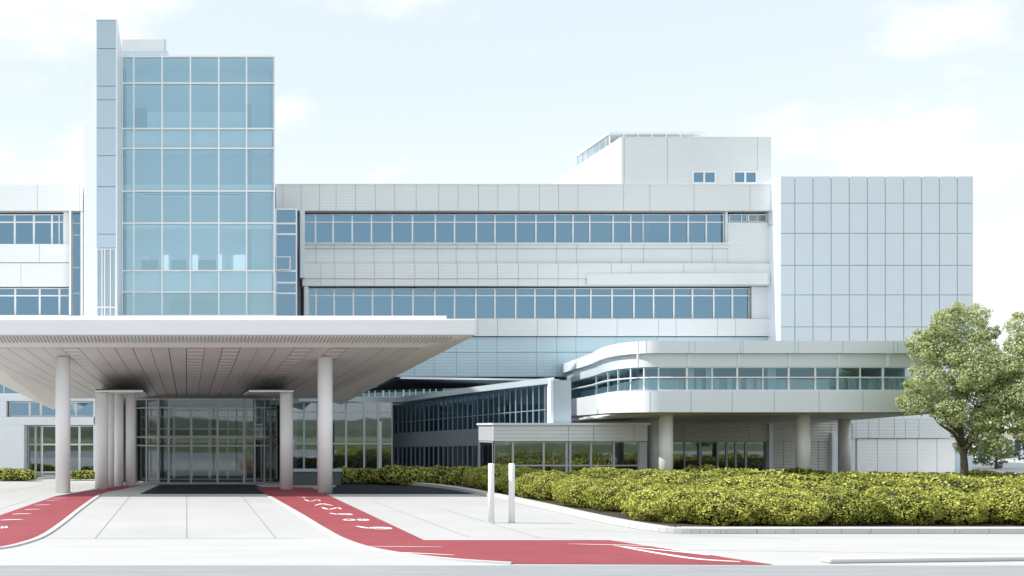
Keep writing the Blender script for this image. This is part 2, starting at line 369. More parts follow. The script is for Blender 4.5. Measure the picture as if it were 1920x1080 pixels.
# ------------------------------------------------------------------ main block
D = 58.0
main = thing('hospital_block', 'long grey ribbed hospital block with two bands of blue windows behind the entrance canopy', 'building', (19, D, 0))
xa, xb = X(516, D), X(1438, D)
jt = [X(p, D) for p in (529, 563, 597, 628, 664, 701, 737, 777, 819, 855, 893, 929, 968, 1006, 1042, 1078, 1163, 1212, 1294, 1398)]
js = [X(p, D) for p in (592, 626, 663, 700, 736, 775, 819, 854, 893, 929, 968, 1042, 1079, 1163, 1204, 1294, 1333, 1363)]
jl = [X(p, D) for p in (600, 626, 663, 700, 736, 775, 819, 854, 893, 929, 968, 1004, 1042, 1079, 1141, 1178, 1276, 1334)]
jb = [X(p, D) for p in (640, 680, 735, 775, 812, 854, 893, 930, 1004, 1042, 1078, 1153, 1230, 1263, 1340, 1374)]
z = lambda y: Z(y, D)
wall = MB()
panels(wall, xa, xb, jt, 57.55, 60.5, z(398), z(350))
panels(wall, X(566, D), X(1362, D), js, 57.80, 60.5, z(467), z(459.5))
panels(wall, X(566, D), X(1362, D), js, 57.86, 60.5, z(494), z(467.5))
panels(wall, X(566, D), xb, jl, 57.62, 60.5, z(524), z(495.5))
panels(wall, X(566, D), xb, jl, 57.66, 60.5, z(537.5), z(524.5))
panels(wall, xa, X(1443, D), jb, 57.70, 60.5, z(631), z(599))
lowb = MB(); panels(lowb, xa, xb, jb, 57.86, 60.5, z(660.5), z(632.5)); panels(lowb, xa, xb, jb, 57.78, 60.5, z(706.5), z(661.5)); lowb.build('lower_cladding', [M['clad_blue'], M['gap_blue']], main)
panels(wall, X(1362, D), xb, [], 57.82, 60.5, z(494), z(418.5))
panels(wall, X(1408, D), X(1440, D), [], 57.9, 60.5, z(598), z(538))
wall.box(xa, X(566, D), 58.6, 60.5, z(598), z(399), 1)
wall.build('wall', [M['clad'], M['gap']], main)
MB().box(xa, xb+.4, 60.5, 80, 0, z(351)).build('core', M['core'], main)
MB().prism([(X(1100, 57.6), 57.59), (X(1437, 57.4), 57.36), (X(1437, D), 57.61)], z(536), z(515)).build('ledge', M['clad'], main)
MB().box(X(1358.5, D), X(1363, D), 57.9, 60.5, z(459), z(398)).build('pier', M['white'], main)
cp = MB(); cp.box(xa, xb+.03, 57.5, 57.9, z(350)+.003, z(348.4)); cp.box(X(566, D), X(1362, D), 57.5, 57.8, z(459.2), z(458)); cp.build('coping', M['white_frame'], main)
up = [570, 592, 625, 661, 697, 736, 774, 817, 853, 894, 929, 968, 1006, 1042, 1075.5, 1107, 1151, 1184, 1257, 1292, 1326, 1359]
for i, (a, b) in enumerate(zip(up[:-1], up[1:])):
    window(main, (X(a, D), 58.1), (X(b, D), 58.1), z(458.2), z(401), [z(416)], [.32] if b-a > 60 else [], t=.042)
lo = [579, 593, 627, 663, 699, 736, 775, 816, 853, 893, 929, 968, 1004, 1042, 1079, 1109, 1149, 1190, 1227, 1265, 1300, 1340, 1375, 1407]
for a, b in zip(lo[:-1], lo[1:]):
    window(main, (X(a, D), 58.1), (X(b, D), 58.1), z(598), z(540), [z(554)], [], t=.042)
# blinds just behind a few panes
for x0, x1, y0, y1 in ((1103, 1109, 541, 597), (1340, 1347, 541, 597), (1266, 1272, 541, 597), (894, 898, 403, 458), (1208, 1222, 403, 458)):
    MB().box(X(x0, D), X(x1, D), 58.3, 58.33, z(y1), z(y0)).build('blind', M['door_white'], main)
window(main, (X(1366, D), 57.95), (X(1400, D), 57.95), z(417), z(402), [], [.7], t=.04)
window(main, (X(1402, D), 57.95), (X(1437, D), 57.95), z(417), z(402), [], [], t=.05, pane=M['g_rail'])
# drain box / downpipe at the left end of the window bands
dp = MB(); dp.box(X(560, D), X(569, D), 57.3, 57.75, z(524), z(399)); dp.box(X(568, D), X(576, D), 57.4, 58.0, z(598), z(540)); dp.build('downpipe', M['panel_blue'], main, bevel=.02)
# penthouse
DP = 60.0; zp = lambda y: Z(y, DP)
ph = MB(); px0, px1 = X(1165, DP), X(1446, DP)
panels(ph, px0, px1, [X(1170.5, DP), X(1251.5, DP), X(1420, DP)], DP, DP+.2, z(350)-.4, zp(257.5))
ph.box(px0, px1, DP+.2, 74, z(350)-.4, zp(257.5)-.004, 2)
ph.box(px0-.02, px1+.02, DP-.04, 74, zp(257.5), zp(256.5), 2)
pho = ph.build('penthouse', [M['clad'], M['gap'], M['clad_white']], main)
for x0, x1 in ((1297, 1342), (1374, 1419)):
    window(pho, (X(x0, DP), DP-.06), (X(x1, DP), DP-.06), zp(345), zp(321), [], [.5], t=.09, dep=.14)
rp = MB(); rd = 61.5; rz = Z(248, rd)
rp.prism([(X(1142, rd), rd), (X(1322, rd), rd), (X(1300, rd)+1, 67), (X(1142, rd), 67)], rz-.1, rz+.03)
rpo = rp.build('plant_roof', M['panel_blue'], main)
ps = MB()
for k in range(7): ps.box(X(1146, rd)+k*.85-.03, X(1146, rd)+k*.85+.03, rd+.2, rd+.26, zp(257), rz-.1)
for k in range(6): ps.box(X(1146, rd)-.03, X(1146, rd)+.03, rd+.8+k*.9, rd+.86+k*.9, zp(257), rz-.1)
ps.build('post', M['white_frame'], main)
sg = MB(); sg.face([(X(1146, rd)-.05, rd+.3, zp(256)), (X(1146, rd)-.05, 66.8, zp(256)), (X(1146, rd)-.05, 66.8, rz-.1), (X(1146, rd)-.05, rd+.3, rz-.1)]); sg.build('glass_screen', M['g_rail'], main)
MB().tube([(X(1324, rd), rd, zp(258)), (X(1324, rd), rd, rz)], .02, 6).build('antenna', M['grey_frame'], main)

# lower recess of the block, behind the link building
rc = MB(); rc.box(xa, xb, 58.4, 60.5, 0, z(745)); rc.box(xa, X(680, 58.4), 58.4, 60.5, z(745), z(707.5)); rc.box(X(832, 58.4), xb, 58.4, 60.5, z(745), z(707.5))
rc.build('plinth', M['core'], main)
for k in range(4): window(main, (X(680+k*38, 58.4), 58.3), (X(718+k*38, 58.4), 58.3), z(745), z(724), [], [.3, .6], t=.05, pane=M['g_wing'])

# ------------------------------------------------------------------ glass tower
DT = 54.0; zt = lambda y: Z(y, DT)
tower = thing('glass_tower', 'tall blue glass stair tower with white grid beside the slim panelled fin', 'building', (0.5, DT, 0))
tx = [229, 251, 304, 357, 410, 462, 514]; ty = [107, 157, 242, 279, 359, 419, 508, 548, 592, 640, 700]
cw = MB()
for p in tx: cw.box(X(p, DT)-.038, X(p, DT)+.038, DT-.12, DT+.06, zt(740), zt(107))
for q in ty: cw.box(X(227, DT)-.02, X(515, DT)+.03, DT-.10, DT+.05, zt(q)-.038, zt(q)+.038)
cwo = cw.build('curtain_wall', M['white_frame'], tower)
for i, (a, b) in enumerate(zip(tx[:-1], tx[1:])):
    for q, r in zip(ty[:-1], ty[1:]):
        p = MB(); p.face([(X(a, DT)+.02, DT, zt(r)+.02), (X(b, DT)-.02, DT, zt(r)+.02), (X(b, DT)-.02, DT, zt(q)-.02), (X(a, DT)+.02, DT, zt(q)-.02)]); p.build('pane', M['g_tower'], cwo)
tc_ = MB(); a, b = X(229, DT), X(514, DT)
tc_.box(a, b-.05, DT+1.5, DT+12, 0, zt(110))
tc_.build('core', M['room'], tower)
tr_ = MB(); tr_.box(a-.05, b+.03, DT+.07, DT+12, zt(110), zt(106.4)); tr_.build('roof', M['white_frame'], tower)
sb = MB()
for q, r in ((243, 278), (345, 359), (419, 428), (509, 547), (600, 640)): sb.box(a+.06, b-.1, DT+.12, DT+1.5, zt(r), zt(q))
sb.build('floor_slab', M['tower_slab'], tower)
sw = MB(); sw.box(b-.02, b+.05, DT+.08, DT+3.9, 0, zt(111)); sw.box(a-.06, a-.01, DT+.08, DT+12, 0, zt(111)); sw.build('side_wall', M['white'], tower)
for q, r in ((190, 242), (279, 359), (359, 419), (428, 508), (548, 600)): MB().box(X(463, DT+.5), X(471, DT+.5), DT+.4, DT+.6, zt(r), zt(q)).build('inner_post', M['inner_dark'], tower)
MB().box(X(276, DT+.6), X(459, DT+.6), DT+.6, DT+.8, zt(241), zt(203)).build('inner_wall', M['tower_slab'], tower)
MB().box(X(253, DT+1), X(274, DT+1), DT+1.2, DT+1.45, zt(241), zt(190)).build('inner_wall', M['inner_dark'], tower)
MB().box(X(271, DT+.6), X(451, DT+.6), DT+.6, DT+.8, zt(359), zt(341)).build('inner_wall', M['inner_dark'], tower)
for x0, x1 in ((265, 296), (322, 348), (372, 405)): MB().box(X(x0, DT+1.3), X(x1, DT+1.3), DT+1.36, DT+1.46, zt(506), zt(480)).build('inner_opening', M['inner_dark'], tower)
MB().box(X(320, DT+.8), X(408, DT+.8), DT+.8, DT+1.0, zt(600), zt(562)).build('inner_wall', M['inner_dark'], tower)
for x0, x1, y0 in ((307, 316, 478), (361, 371, 478), (409, 416, 478), (438, 460, 478), (253, 280, 480)):
    MB().box(X(x0, DT+1.4), X(x1, DT+1.4), DT+1.38, DT+1.48, Z(506, DT+1.4), Z(y0, DT+1.4)).build('inner_door', M['glow_door'] if x0 > 300 else M['door_white'], tower)
# side glazing bay to the right of the tower
window(tower, (X(516, 55.5), 55.5), (X(557, 55.5), 55.5), Z(745, 55.5), Z(391, 55.5), [Z(q, 55.5) for q in (419, 439, 508, 530, 550)], [], t=.07)
MB().box(X(518, 55.5), X(557, 55.5)+.02, 55.58, 57.5, 0, Z(391.5, 55.5)).build('bay_core', M['core'], tower)
window(tower, (X(517, 55.3), 55.36), (X(545, 55.3), 55.36), Z(507, 55.4), Z(481, 55.4), [], [], t=.05, dep=.06, pane=M['g_row'], name='vent_window')
# roof plant box
rb = MB(); D6 = 56.5; rb.box(X(229, D6), X(312.5, D6), D6, 63, zt(110), Z(74, D6)); rbo = rb.build('roof_plant_box', M['clad'], tower)
MB().box(X(227, D6)-.1, X(316, D6), D6-.3, D6-.002, Z(104, D6), Z(100, D6)).build('ledge', M['fin'], tower)
tpo = MB(); tpo.box(X(308, D6), X(309.5, D6), D6-.04, D6+.01, Z(100, D6), Z(73.5, D6)); tpo.build('trim', M['grey_frame'], tower)
# fin
DF = 50.0; zf = lambda y: Z(y, DF)
fin = MB(); f0, f1 = X(181, DF), X(218.5, DF)
fy = [38, 91, 161.5, 187, 240, 292, 350, 439, 465]
for q, r in zip(fy[:-1], fy[1:]): fin.box(f0, f1, DF, DF+.1, zf(r)+.015, zf(q)-.015, 0)
fin.box(f0+.03, f1-.03, DF+.08, DF+3.9, 0, zf(38)-.01, 1)
fin.box(f1-.035, f1+.03, DF-.03, DF+3.95, 0, zf(36.5), 2); fin.box(f0-.03, f1-.03, DF-.03, DF+3.95, zf(38), zf(36.5), 2)
fin.build('fin', [M['fin'], M['gap_blue'], M['white']], tower)
window(tower, (f0, DF-.01), (f1-.04, DF-.01), zf(740), zf(466), [zf(576)], [.28, .42, .72], t=.04, dep=.06, inset=.03, pane=M['g_rail'])
# pale shaft left of the fin
MB().box(X(157, 56.5), X(182, 56.5), 56.5, 66, 0, Z(155, 56.5)).build('shaft', M['clad_white'], tower)

# ------------------------------------------------------------------ left wing
left = thing('side_block', 'white ribbed block with two window bands at the left edge behind the canopy', 'building', (-14, D, 0))
lx0, lx1 = X(-230, D), X(157, D)-.01
lw = MB(); jl2 = [X(p, D) for p in (-160, -60, 72, 151)]; jl3 = [X(p, D) for p in (-120, -30, 75)]
panels(lw, lx0, lx1, jl2, 57.55, 60.5, z(398), z(350)); panels(lw, lx0, X(131, D), jl3, 57.75, 60.5, z(493), z(459)); panels(lw, lx0, X(131, D), [X(40, D)], 57.85, 60.5, z(538), z(494))
panels(lw, lx0, X(131, D), [], 57.8, 60.5, z(707), z(592))
panels(lw, X(119.5, D), X(133, D), [], 57.85, 60.5, z(459), z(398)); panels(lw, X(131, D), X(135, D), [], 57.6, 60.5, z(592), z(395))
lw.box(X(130.5, D), X(131, D), 57.9, 60.5, z(592), z(538), 1)
lw.build('wall', [M['clad_white'], M['gap']], left)
MB().box(lx0, lx1, 60.5, 78, 0, z(351)).build('core', M['core'], left)
ul = [-200, -155, -118, -82, -46, -9, 27, 63, 97, 119.5]
for a, b in zip(ul[:-1], ul[1:]): window(left, (X(a, D), 58.1), (X(b, D), 58.1), z(459), z(401), [z(416)], [.6] if b == 119.5 else [], t=.055)
ll = [-200, -150, -105, -60, -15, 28, 74, 111, 130.5]
for a, b in zip(ll[:-1], ll[1:]): window(left, (X(a, D), 58.1), (X(b, D), 58.1), z(592), z(539.5), [z(554)], [], t=.055)
window(left, (X(135.2, D), 58.0), (X(152, D), 58.0), z(700), z(397), [z(q) for q in (419, 441, 502, 550)], [], t=.06, frame=M['grey_frame'])
window(left, (X(-200, D), 57.9), (X(60, D), 57.9), z(745), z(708), [], [.2, .4, .6, .8], t=.05, frame=M['grey_frame'])
MB().box(X(152, D), lx1, 57.7, 60.5, 0, z(398.2)).build('pier', M['clad_white'], left)

# low white front with big recessed windows
DL = 50.5; zl = lambda y: Z(y, DL)
lf = thing('low_white_annexe', 'low white annexe with deep window openings left of the entrance', 'building', (-9, DL, 0))
fr = MB(); A0, A1 = X(-230, DL), X(178, DL)
fr.box(A0, A1, DL, DL+6.9, zl(752), zl(738)); fr.box(A0, A1, DL, DL+1.6, zl(797), zl(781.5))
fr.box(A0, X(12, DL), DL, DL+1.6, zl(781.5), zl(752)); fr.box(A0, X(45, DL), DL, DL+1.6, 0, zl(797)); fr.box(X(175, DL), A1, DL, DL+1.6, 0, zl(752)); 
fr.box(X(45, DL), X(175, DL), DL, DL+.35, 0, zl(897)+.04)
fr.build('wall', M['white'], lf, bevel=.02)
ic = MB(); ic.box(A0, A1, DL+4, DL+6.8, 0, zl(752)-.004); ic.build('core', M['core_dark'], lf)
fl = MB(); fl.box(A0, A1, DL+1.6, DL+4, zl(797), zl(783)); fl.build('floor_slab', M['core'], lf)
for a, b in ((14, 53), (53, 74), (74, 105), (105, 140), (140, 175)):
    window(lf, (X(a, DL), DL+.5), (X(b, DL), DL+.5), zl(781), zl(752.5), [], [], t=.06, pane=M['g_row'])
for a, b in ((46, 61), (61, 73), (73, 104), (104, 145), (145, 175)):
    window(lf, (X(a, DL), DL+1.0), (X(b, DL), DL+1.0), .05, zl(798), [zl(834), zl(887)], [], t=.055, pane=M['g_ground'], frame=M['grey_frame'] if b < 75 else M['white_frame'])

# ------------------------------------------------------------------ right panel tower
DR = 56.7; zr = lambda y: Z(y, DR)
pt = thing('panel_tower', 'pale blue grid panelled block with white side at the right', 'building', (38, DR, 0))
gx = [1463, 1490.5, 1524.5, 1558.5, 1592.5, 1626.5, 1660, 1694.5, 1728, 1761.5, 1795, 1825.5]; gy = [330, 381, 437.5, 497.5, 553, 613, 690, 790]
pm = MB()
for a, b in zip(gx[:-1], gx[1:]):
    for q, r in zip(gy[:-1], gy[1:]):
        pm.box(X(a, DR)+.025, X(b, DR)-.025, DR, DR+.08, zr(r)+.02, zr(q)-.02)
pm.box(X(1463, DR)+.01, X(1825.5, DR)-.01, DR+.06, DR+.3, 0, zr(330)-.03, 1)
pm.build('cladding', [M['panel_blue'], M['gap_blue']], pt)
MB().box(X(1463, DR)-.02, X(1825.5, DR), DR+.3, 75, 0, zr(330)-.02).build('side_wall', M['white'], pt)
window(pt, (X(1463, DR)-.06, 58.2), (X(1463, DR)-.06, 57.3), zr(417), zr(388), [], [.4], t=.06, frame=M['grey_frame'])

# ------------------------------------------------------------------ curved two storey wing on columns
wing = thing('curved_wing', 'white wing with rounded corner raised on round columns over the hedges', 'building', (25, 43, 0))
DW = 42.0; zw = lambda y: Z(y, DW)
WX1 = 31.0
plan = [(WX1, DW), (19.4, DW)]
for k in range(1, 15):
    t = k/14; plan.append(((1-t)**2*19.4+2*t*(1-t)*17.55+t*t*18.8, (1-t)**2*42+2*t*(1-t)*42+t*t*46.9))
plan += [(19.42, 49.2), (20.0, 52.0), (20.55, 54.9), (21.1, 57.6)]
plan = list(reversed(plan))      # from the rear left, round the corner, to the right
def inset(pl, o):
    out = []
    for i, p in enumerate(pl):
        a = Vector(pl[max(i-1, 0)]); b = Vector(pl[min(i+1, len(pl)-1)]); t = (b-a).normalized(); n = Vector((t.y, -t.x))
        out.append((p[0]-n.x*o, p[1]-n.y*o))
    return out
def solid(mb, off, z0, z1, mi=0):
    pl = inset(plan, off)+[(WX1, 57.6)]
    i = len(mb.v); n = len(pl)
    mb.v += [(*p, z0) for p in pl]+[(*p, z1) for p in pl]
    j = len(mb.v); mb.v += [(*p, z0) for p in pl]+[(*p, z1) for p in pl]
    mb.f.append(tuple(j+k for k in reversed(range(n)))); mb.f.append(tuple(j+n+k for k in range(n))); mb.mi += [mi]*2; mb.sm += [False]*2
    for k in range(n):
        q = (k+1) % n; mb.f.append((i+k, i+q, i+n+q, i+n+k)); mb.mi.append(mi); mb.sm.append(k < n-3)
wb = MB(); solid(wb, 0, zw(662), zw(639)); wb.build('parapet', M['white'], wing)
wb = MB(); solid(wb, .18, zw(687.5), zw(662)-.004); wb.build('spandrel_band', M['panel_blue'], wing)
wb = MB(); solid(wb, 0, zw(773), zw(732)); wb.build('lower_band', M['white'], wing)
wb = MB(); solid(wb, .5, zw(774.5), zw(773)-.003); wb.build('underside_trim', M['gap'], wing)
jm = MB()
for p in (1197, 1212, 1292, 1303, 1388, 1393.5, 1490, 1497, 1580, 1675, 1683): jm.box(X(p, DW)-.014, X(p, DW)+.014, DW-.003, DW+.01, zw(661.5), zw(639.5))
for p in (1219, 1296, 1373, 1452, 1536, 1618, 1700): jm.box(X(p, DW)-.018, X(p, DW)+.018, DW-.003, DW+.01, zw(772.5), zw(733))
jm.build('panel_joints', M['gap_blue'], wing)
for p in (1199, 1295, 1389, 1484, 1577, 1670): MB().box(X(p, DW)-.03, X(p, DW)+.03, DW+.12, DW+.19, zw(687), zw(662.5)).build('fin_strip', M['white_frame'], wing)
wi = inset(plan, .22)
wcore = MB(); solid(wcore, 2.2, zw(732), zw(687.5), 0); wcore.build('core', M['core'], wing)
wcu = MB(); solid(wcu, 1.0, zw(732)+.01, zw(709)); wcu.build('curtain', M['blind'], wing)
# curtains and blinds seen through the strip windows
bl = MB()
for k in range(26):
    x0 = 19.6+k*.42+random.uniform(-.1, .1)
    if random.random() < .62: bl.box(x0, x0+random.uniform(.18, .4), DW+.75, DW+.78, zw(731.5), zw(random.choice((687.6, 708, 708, 708))))
bl.build('curtain', M['blind'], wing)
zb0, zb1, zbm = zw(731.8), zw(687.7), zw(707)
wx = [1214, 1293, 1388, 1485, 1535, 1577, 1663, 1720]
front0 = 19.45
segs = [(front0, X(1293, DW))]+[(X(a, DW), X(b, DW)) for a, b in zip(wx[1:-1], wx[2:])]+[(X(1720, DW), WX1)]
for a, b in segs:
    mu = [.5] if b-a > 1.7 else []
    window(wing, (a, DW+.22), (b, DW+.22), zb0, zb1, [zbm], mu, t=.035, dep=.08, pane=M['g_wing'])
# rounded glazing round the corner
front0 = 19.45
cur = [p for p in wi if p[1] > DW+.24]
cur.append((front0, DW+.22))
k = 0
while k < len(cur)-1:
    e = min(k+3, len(cur)-1)
    fr = MB(); pn = MB()
    for i in range(k, e):
        fr.obox(cur[i], cur[i+1], -.06, 0, zb0, zb0+.04); fr.obox(cur[i], cur[i+1], -.06, 0, zb1-.03, zb1); fr.obox(cur[i], cur[i+1], -.05, -.01, zbm-.03, zbm+.03)
        pn.face([(*cur[i], zb0), (*cur[i+1], zb0), (*cur[i+1], zb1), (*cur[i], zb1)])
    a, b = Vector(cur[k]), Vector(cur[k+1]); t = (b-a).normalized()*.05
    fr.obox(cur[k], tuple(a+t), -.07, .004, zb0, zb1)
    o = fr.build('window', M['white_frame'], wing); pn.build('pane', M['g_wing'], o); k = e
rl = MB(); rr = inset(plan, .05)
rpts = [(*p, zw(708)) for p in rr if p[1] > DW+.02 or p[0] < 19.5]
rl.tube(rpts, .03, 6); rl.build('handrail', M['white_frame'], wing)
# sloping soffit
sf = MB(); pl = inset(plan, .12); q = [p for p in pl]
zs0, zs1 = zw(774.5)-.004, Z(793, 50.2)
top = [(*p, zs0-.004) for p in pl]
for a, b in zip(pl[:-1], pl[1:]):
    ra = (min(max(a[0], 18.2), WX1), max(50.2, a[1]+.05)); rb_ = (min(max(b[0], 18.2), WX1), max(50.2, b[1]+.05))
    sf.face([(*a, zs0), (*ra, zs1), (*rb_, zs1), (*b, zs0)])
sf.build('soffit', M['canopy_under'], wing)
# columns
for px, d, r in ((1225, 47, 10), (1248.5, 43.6, 12.3), (1505.5, 43.6, 12), (1583, 47.5, 10.3)):
    r_ = r/F*d; x_ = X(px, d); zt_ = zs0+(zs1-zs0)*(d-42)/8.2
    MB().tube([(x_, d, 0), (x_, d, zt_+.06)], r_, 28).build('column', M['column'], wing)
# ground floor
DG = 50.2; zg = lambda y: Z(y, DG)
gf = MB()
panels(gf, X(1214, DG), X(1600, DG), [X(p, DG) for p in (1282, 1346, 1404, 1447, 1558)], DG, DG+.5, zg(827), zs1-.006)
panels(gf, X(1450, DG), X(1558, DG), [X(1470, DG), X(1508, DG), X(1536, DG)], DG+.05, DG+.5, 0, zg(827)-.01)
gf.build('ground_wall', [M['clad_warm'], M['gap']], wing)
pw = MB(); pw.box(X(1556, DG), X(1574, DG), DG-.2, DG+.5, 0, zg(812)); pw.box(X(1440, DG), X(1447, DG), DG-.1, DG+.4, 0, zs1-.01); pw.build('pier', M['white'], wing)
gw = [1262, 1315, 1348, 1365, 1382, 1401, 1440]
for a, b in zip(gw[:-1], gw[1:]): window(wing, (X(a, DG), DG+.1), (X(b, DG), DG+.1), .03, zg(827.5), [], [.45] if b-a > 45 else [], t=.045, pane=M['g_ground'], frame=M['grey_frame'])
MB().box(X(1214, DG), X(1600, DG), DG+3.2, DG+7, 0, zs1).build('ground_core', M['core_dark'], wing)

# low ribbed front below the wing
DB = 45.9; zb = lambda y: Z(y, DB)
low = thing('low_lobby', 'low lobby with ribbed grey fascia and dark glazing behind the hedge', 'building', (18, DB, 0))
lb = MB(); panels(lb, X(925, DB), X(1214, DB), [X(p, DB) for p in (1066, 1113, 1189)], DB, DB+2.4, zb(827), zb(797)); lb.build('fascia', [M['clad'], M['gap']], low)
MB().box(X(924, DB)-.02, X(1214, DB)+.1, DB-.08, DB+2.5, zb(797)+.003, zb(793)).build('roof', M['white'], low)
lw_ = [926, 963, 1021, 1064, 1071, 1110, 1153, 1200]
for a, b in zip(lw_[:-1], lw_[1:]): window(low, (X(a, DB), DB+.1), (X(b, DB), DB+.1), .03, zb(827.5), [zb(873)], [], t=.045, pane=M['g_ground'], frame=M['grey_frame'])
MB().box(X(1200, DB), X(1214, DB), DB+.03, DB+.5, 0, zb(828)).build('pier', M['grey_frame'], low)
window(low, (X(925, DB), DB+2.3), (X(925, DB), DB+.1), .03, zb(828), [], [], t=.05, pane=M['g_ground'], frame=M['grey_frame'])
MB().box(X(935, DB)+1.2, X(1214, DB), DB+2.2, DB+2.4, 0, zb(830)).build('back_wall', M['core_dark'], low)

# ------------------------------------------------------------------ link building: slanting glass wall
link = thing('link_building', 'slanting dark glass link between entrance and curved wing', 'building', (13, 52, 0))
p0, p1 = (X(722, 57), 57.0), (X(1033, 46.6), 46.6)
lv = Vector((p1[0]-p0[0], p1[1]-p0[1])); ll_ = lv.length; lu = lv/ll_
pa = lambda s: (p0[0]+lu.x*s, p0[1]+lu.y*s)
zr0, zr1 = 4.52, 4.86
def lscale(x, y): return .815+.185*min(1, max(0, ((x-p0[0])*lu.x+(y-p0[1])*lu.y)/ll_))
MB.warp = lambda x, y, z: (x, y, z*lscale(x, y))
nbay = 11
for k in range(nbay):
    a, b = pa(ll_*k/nbay), pa(ll_*(k+1)/nbay)
    window(link, a, b, 2.62, zr0-.005, [3.35], [.33, .66], t=.03, dep=.08, pane=M['g_link'], frame=M['frame_dark'])
    window(link, a, b, .04, 1.75, [], [.33, .66], t=.035, dep=.08, pane=M['g_ground'], frame=M['frame_dark'])
bd = MB(); bd.obox(pa(0), pa(ll_), -.3, .03, 1.75, 2.62); bd.build('band', M['link_band'], link)
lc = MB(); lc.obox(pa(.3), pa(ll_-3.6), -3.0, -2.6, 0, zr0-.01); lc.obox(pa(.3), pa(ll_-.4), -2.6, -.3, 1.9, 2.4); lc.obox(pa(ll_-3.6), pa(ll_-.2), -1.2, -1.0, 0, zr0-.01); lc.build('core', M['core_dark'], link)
MB.warp = None
# white end frame at the right of the slanting glass
MB().box(X(1037, 46.6)+.01, X(1071, 46.6), 46.6, 46.9, 0, Z(713, 46.6)).build('end_panel', M['roof_grey'], link)
MB().box(X(1031, 46.5), X(1037, 46.5), 46.45, 47.6, Z(795, 46.5), Z(711, 46.5)).build('end_frame', M['white'], link, bevel=.02)
# roof slab, flowing from the flat part to the slanting part
e0 = (X(560, 53.6), 53.6); rp_ = smooth([e0, (X(660, 53.8), 53.8), (X(740, 54.5), 54.5), (pa(ll_*.3)[0]-.6, pa(ll_*.3)[1]-1.0), (pa(ll_*.65)[0]-.5, pa(ll_*.65)[1]-.55), (p1[0]+.1, p1[1]-.15)], 6)
rf = MB(); zz = [3.86+(zr1-3.86)*0 for _ in rp_]
nr = len(rp_)
for i in range(nr-1):
    s0, s1 = i/(nr-1), (i+1)/(nr-1)
    a, b = rp_[i], rp_[i+1]
    h0 = max(3.86, zr0*lscale(*a)) if i > 6 else 3.87; h1 = max(3.86, zr0*lscale(*b)) if i > 5 else 3.87
    A2, B2 = (a[0]+1.2, a[1]+3.4), (b[0]+1.2, b[1]+3.4)
    rf.hexa([(*a, h0), (*b, h1), (*B2, h1), (*A2, h0), (*a, h0+.27), (*b, h1+.27), (*B2, h1+.27), (*A2, h0+.27)])
rf.build('roof_edge', M['roof_grey'], link)
# dark awning blade
aw = MB(); q = [(X(688, 56.5), 56.5), (X(752, 51.5), 51.5), (X(950, 56), 56)]
aw.prism(q, [Z(733, 56.5), Z(710.5, 51.5), Z(725, 56)], [Z(733, 56.5)+.02, Z(707.5, 51.5), Z(721.5, 56)]); aw.build('awning', M['asphalt'], link)
we = MB(); a, b = q[1], (X(1048, 54), 54); we.obox(a, b, -.12, .03, Z(712, 52.5), Z(708.5, 52.5)); we.build('awning_edge', M['white'], link)
# flat glazing right of the entrance
DK = 54.0; zk = lambda y: Z(y, DK)
fx = [545, 570, 596, 622, 649, 683, 709, 736]
for a, b in zip(fx[:-1], fx[1:]):
    window(link, (X(a, DK), DK), (X(b, DK), DK), .03, 3.86, [zk(773), zk(832)], [], t=.05, pane=M['g_ground'], frame=M['grey_frame'])
MB().box(X(540, DK), X(736, DK), DK+3, DK+3.9, 0, 3.86).build('back_wall', M['core_dark'], link)

# ------------------------------------------------------------------ entrance canopy
can = thing('entrance_canopy', 'huge white flat canopy on round columns over the entrance drive', 'canopy', (0, 41, 0))
d0, d1 = 37.4, 38.2
z_f0, z_f1 = Z(628, d0), Z(598.5, d0); cxw = X(892, d0)
zq = Z(652, d1); bk = 46.4; zbk = Z(747, bk); ixf, ixb = X(790, d1), 6.05; oxb = 7.0; zob = zbk-.28; IXB = {-1: 5.3, 1: 6.05}; OXB = {-1: 6.05, 1: 7.0}; ZOB = {-1: 3.32, 1: zbk-.28}
def iw(s, d): return ixf+(IXB[s]-ixf)*(d-d1)/(bk-d1)
# profile of the sloping soffit along the depth
def soff(d):
    pts = ((d1, zq), (39.6, 5.13), (41.5, 4.72), (bk, zbk))
    for (a, za), (b, zb_) in zip(pts[:-1], pts[1:]):
        if d <= b: return za+(zb_-za)*(d-a)/(b-a)
    return zbk
fa = MB()
fa.prism([(-cxw, d0), (cxw, d0), (cxw-.1, d0+.3), (-cxw+.1, d0+.3)], z_f0, z_f1)
fa.build('fascia', M['canopy'], can, bevel=.025)
tp = MB(); e = X(838, 38.5); tp.prism([(-e, 38.5), (e, 38.5), (7.2, 50), (-7.2, 50)], z_f1-.05, Z(592, 38.5)); tp.build('upper_roof', M['canopy'], can, bevel=.02)
rs = MB(); rs.prism([(-cxw+.12, d0+.3), (cxw-.12, d0+.3), (OXB[1], bk), (-OXB[-1], bk)], [z_f0+.06, z_f0+.06, zbk+.3, zbk+.3], [z_f1-.06]*4); rs.build('roof_slab', M['canopy'], can)
un = MB()
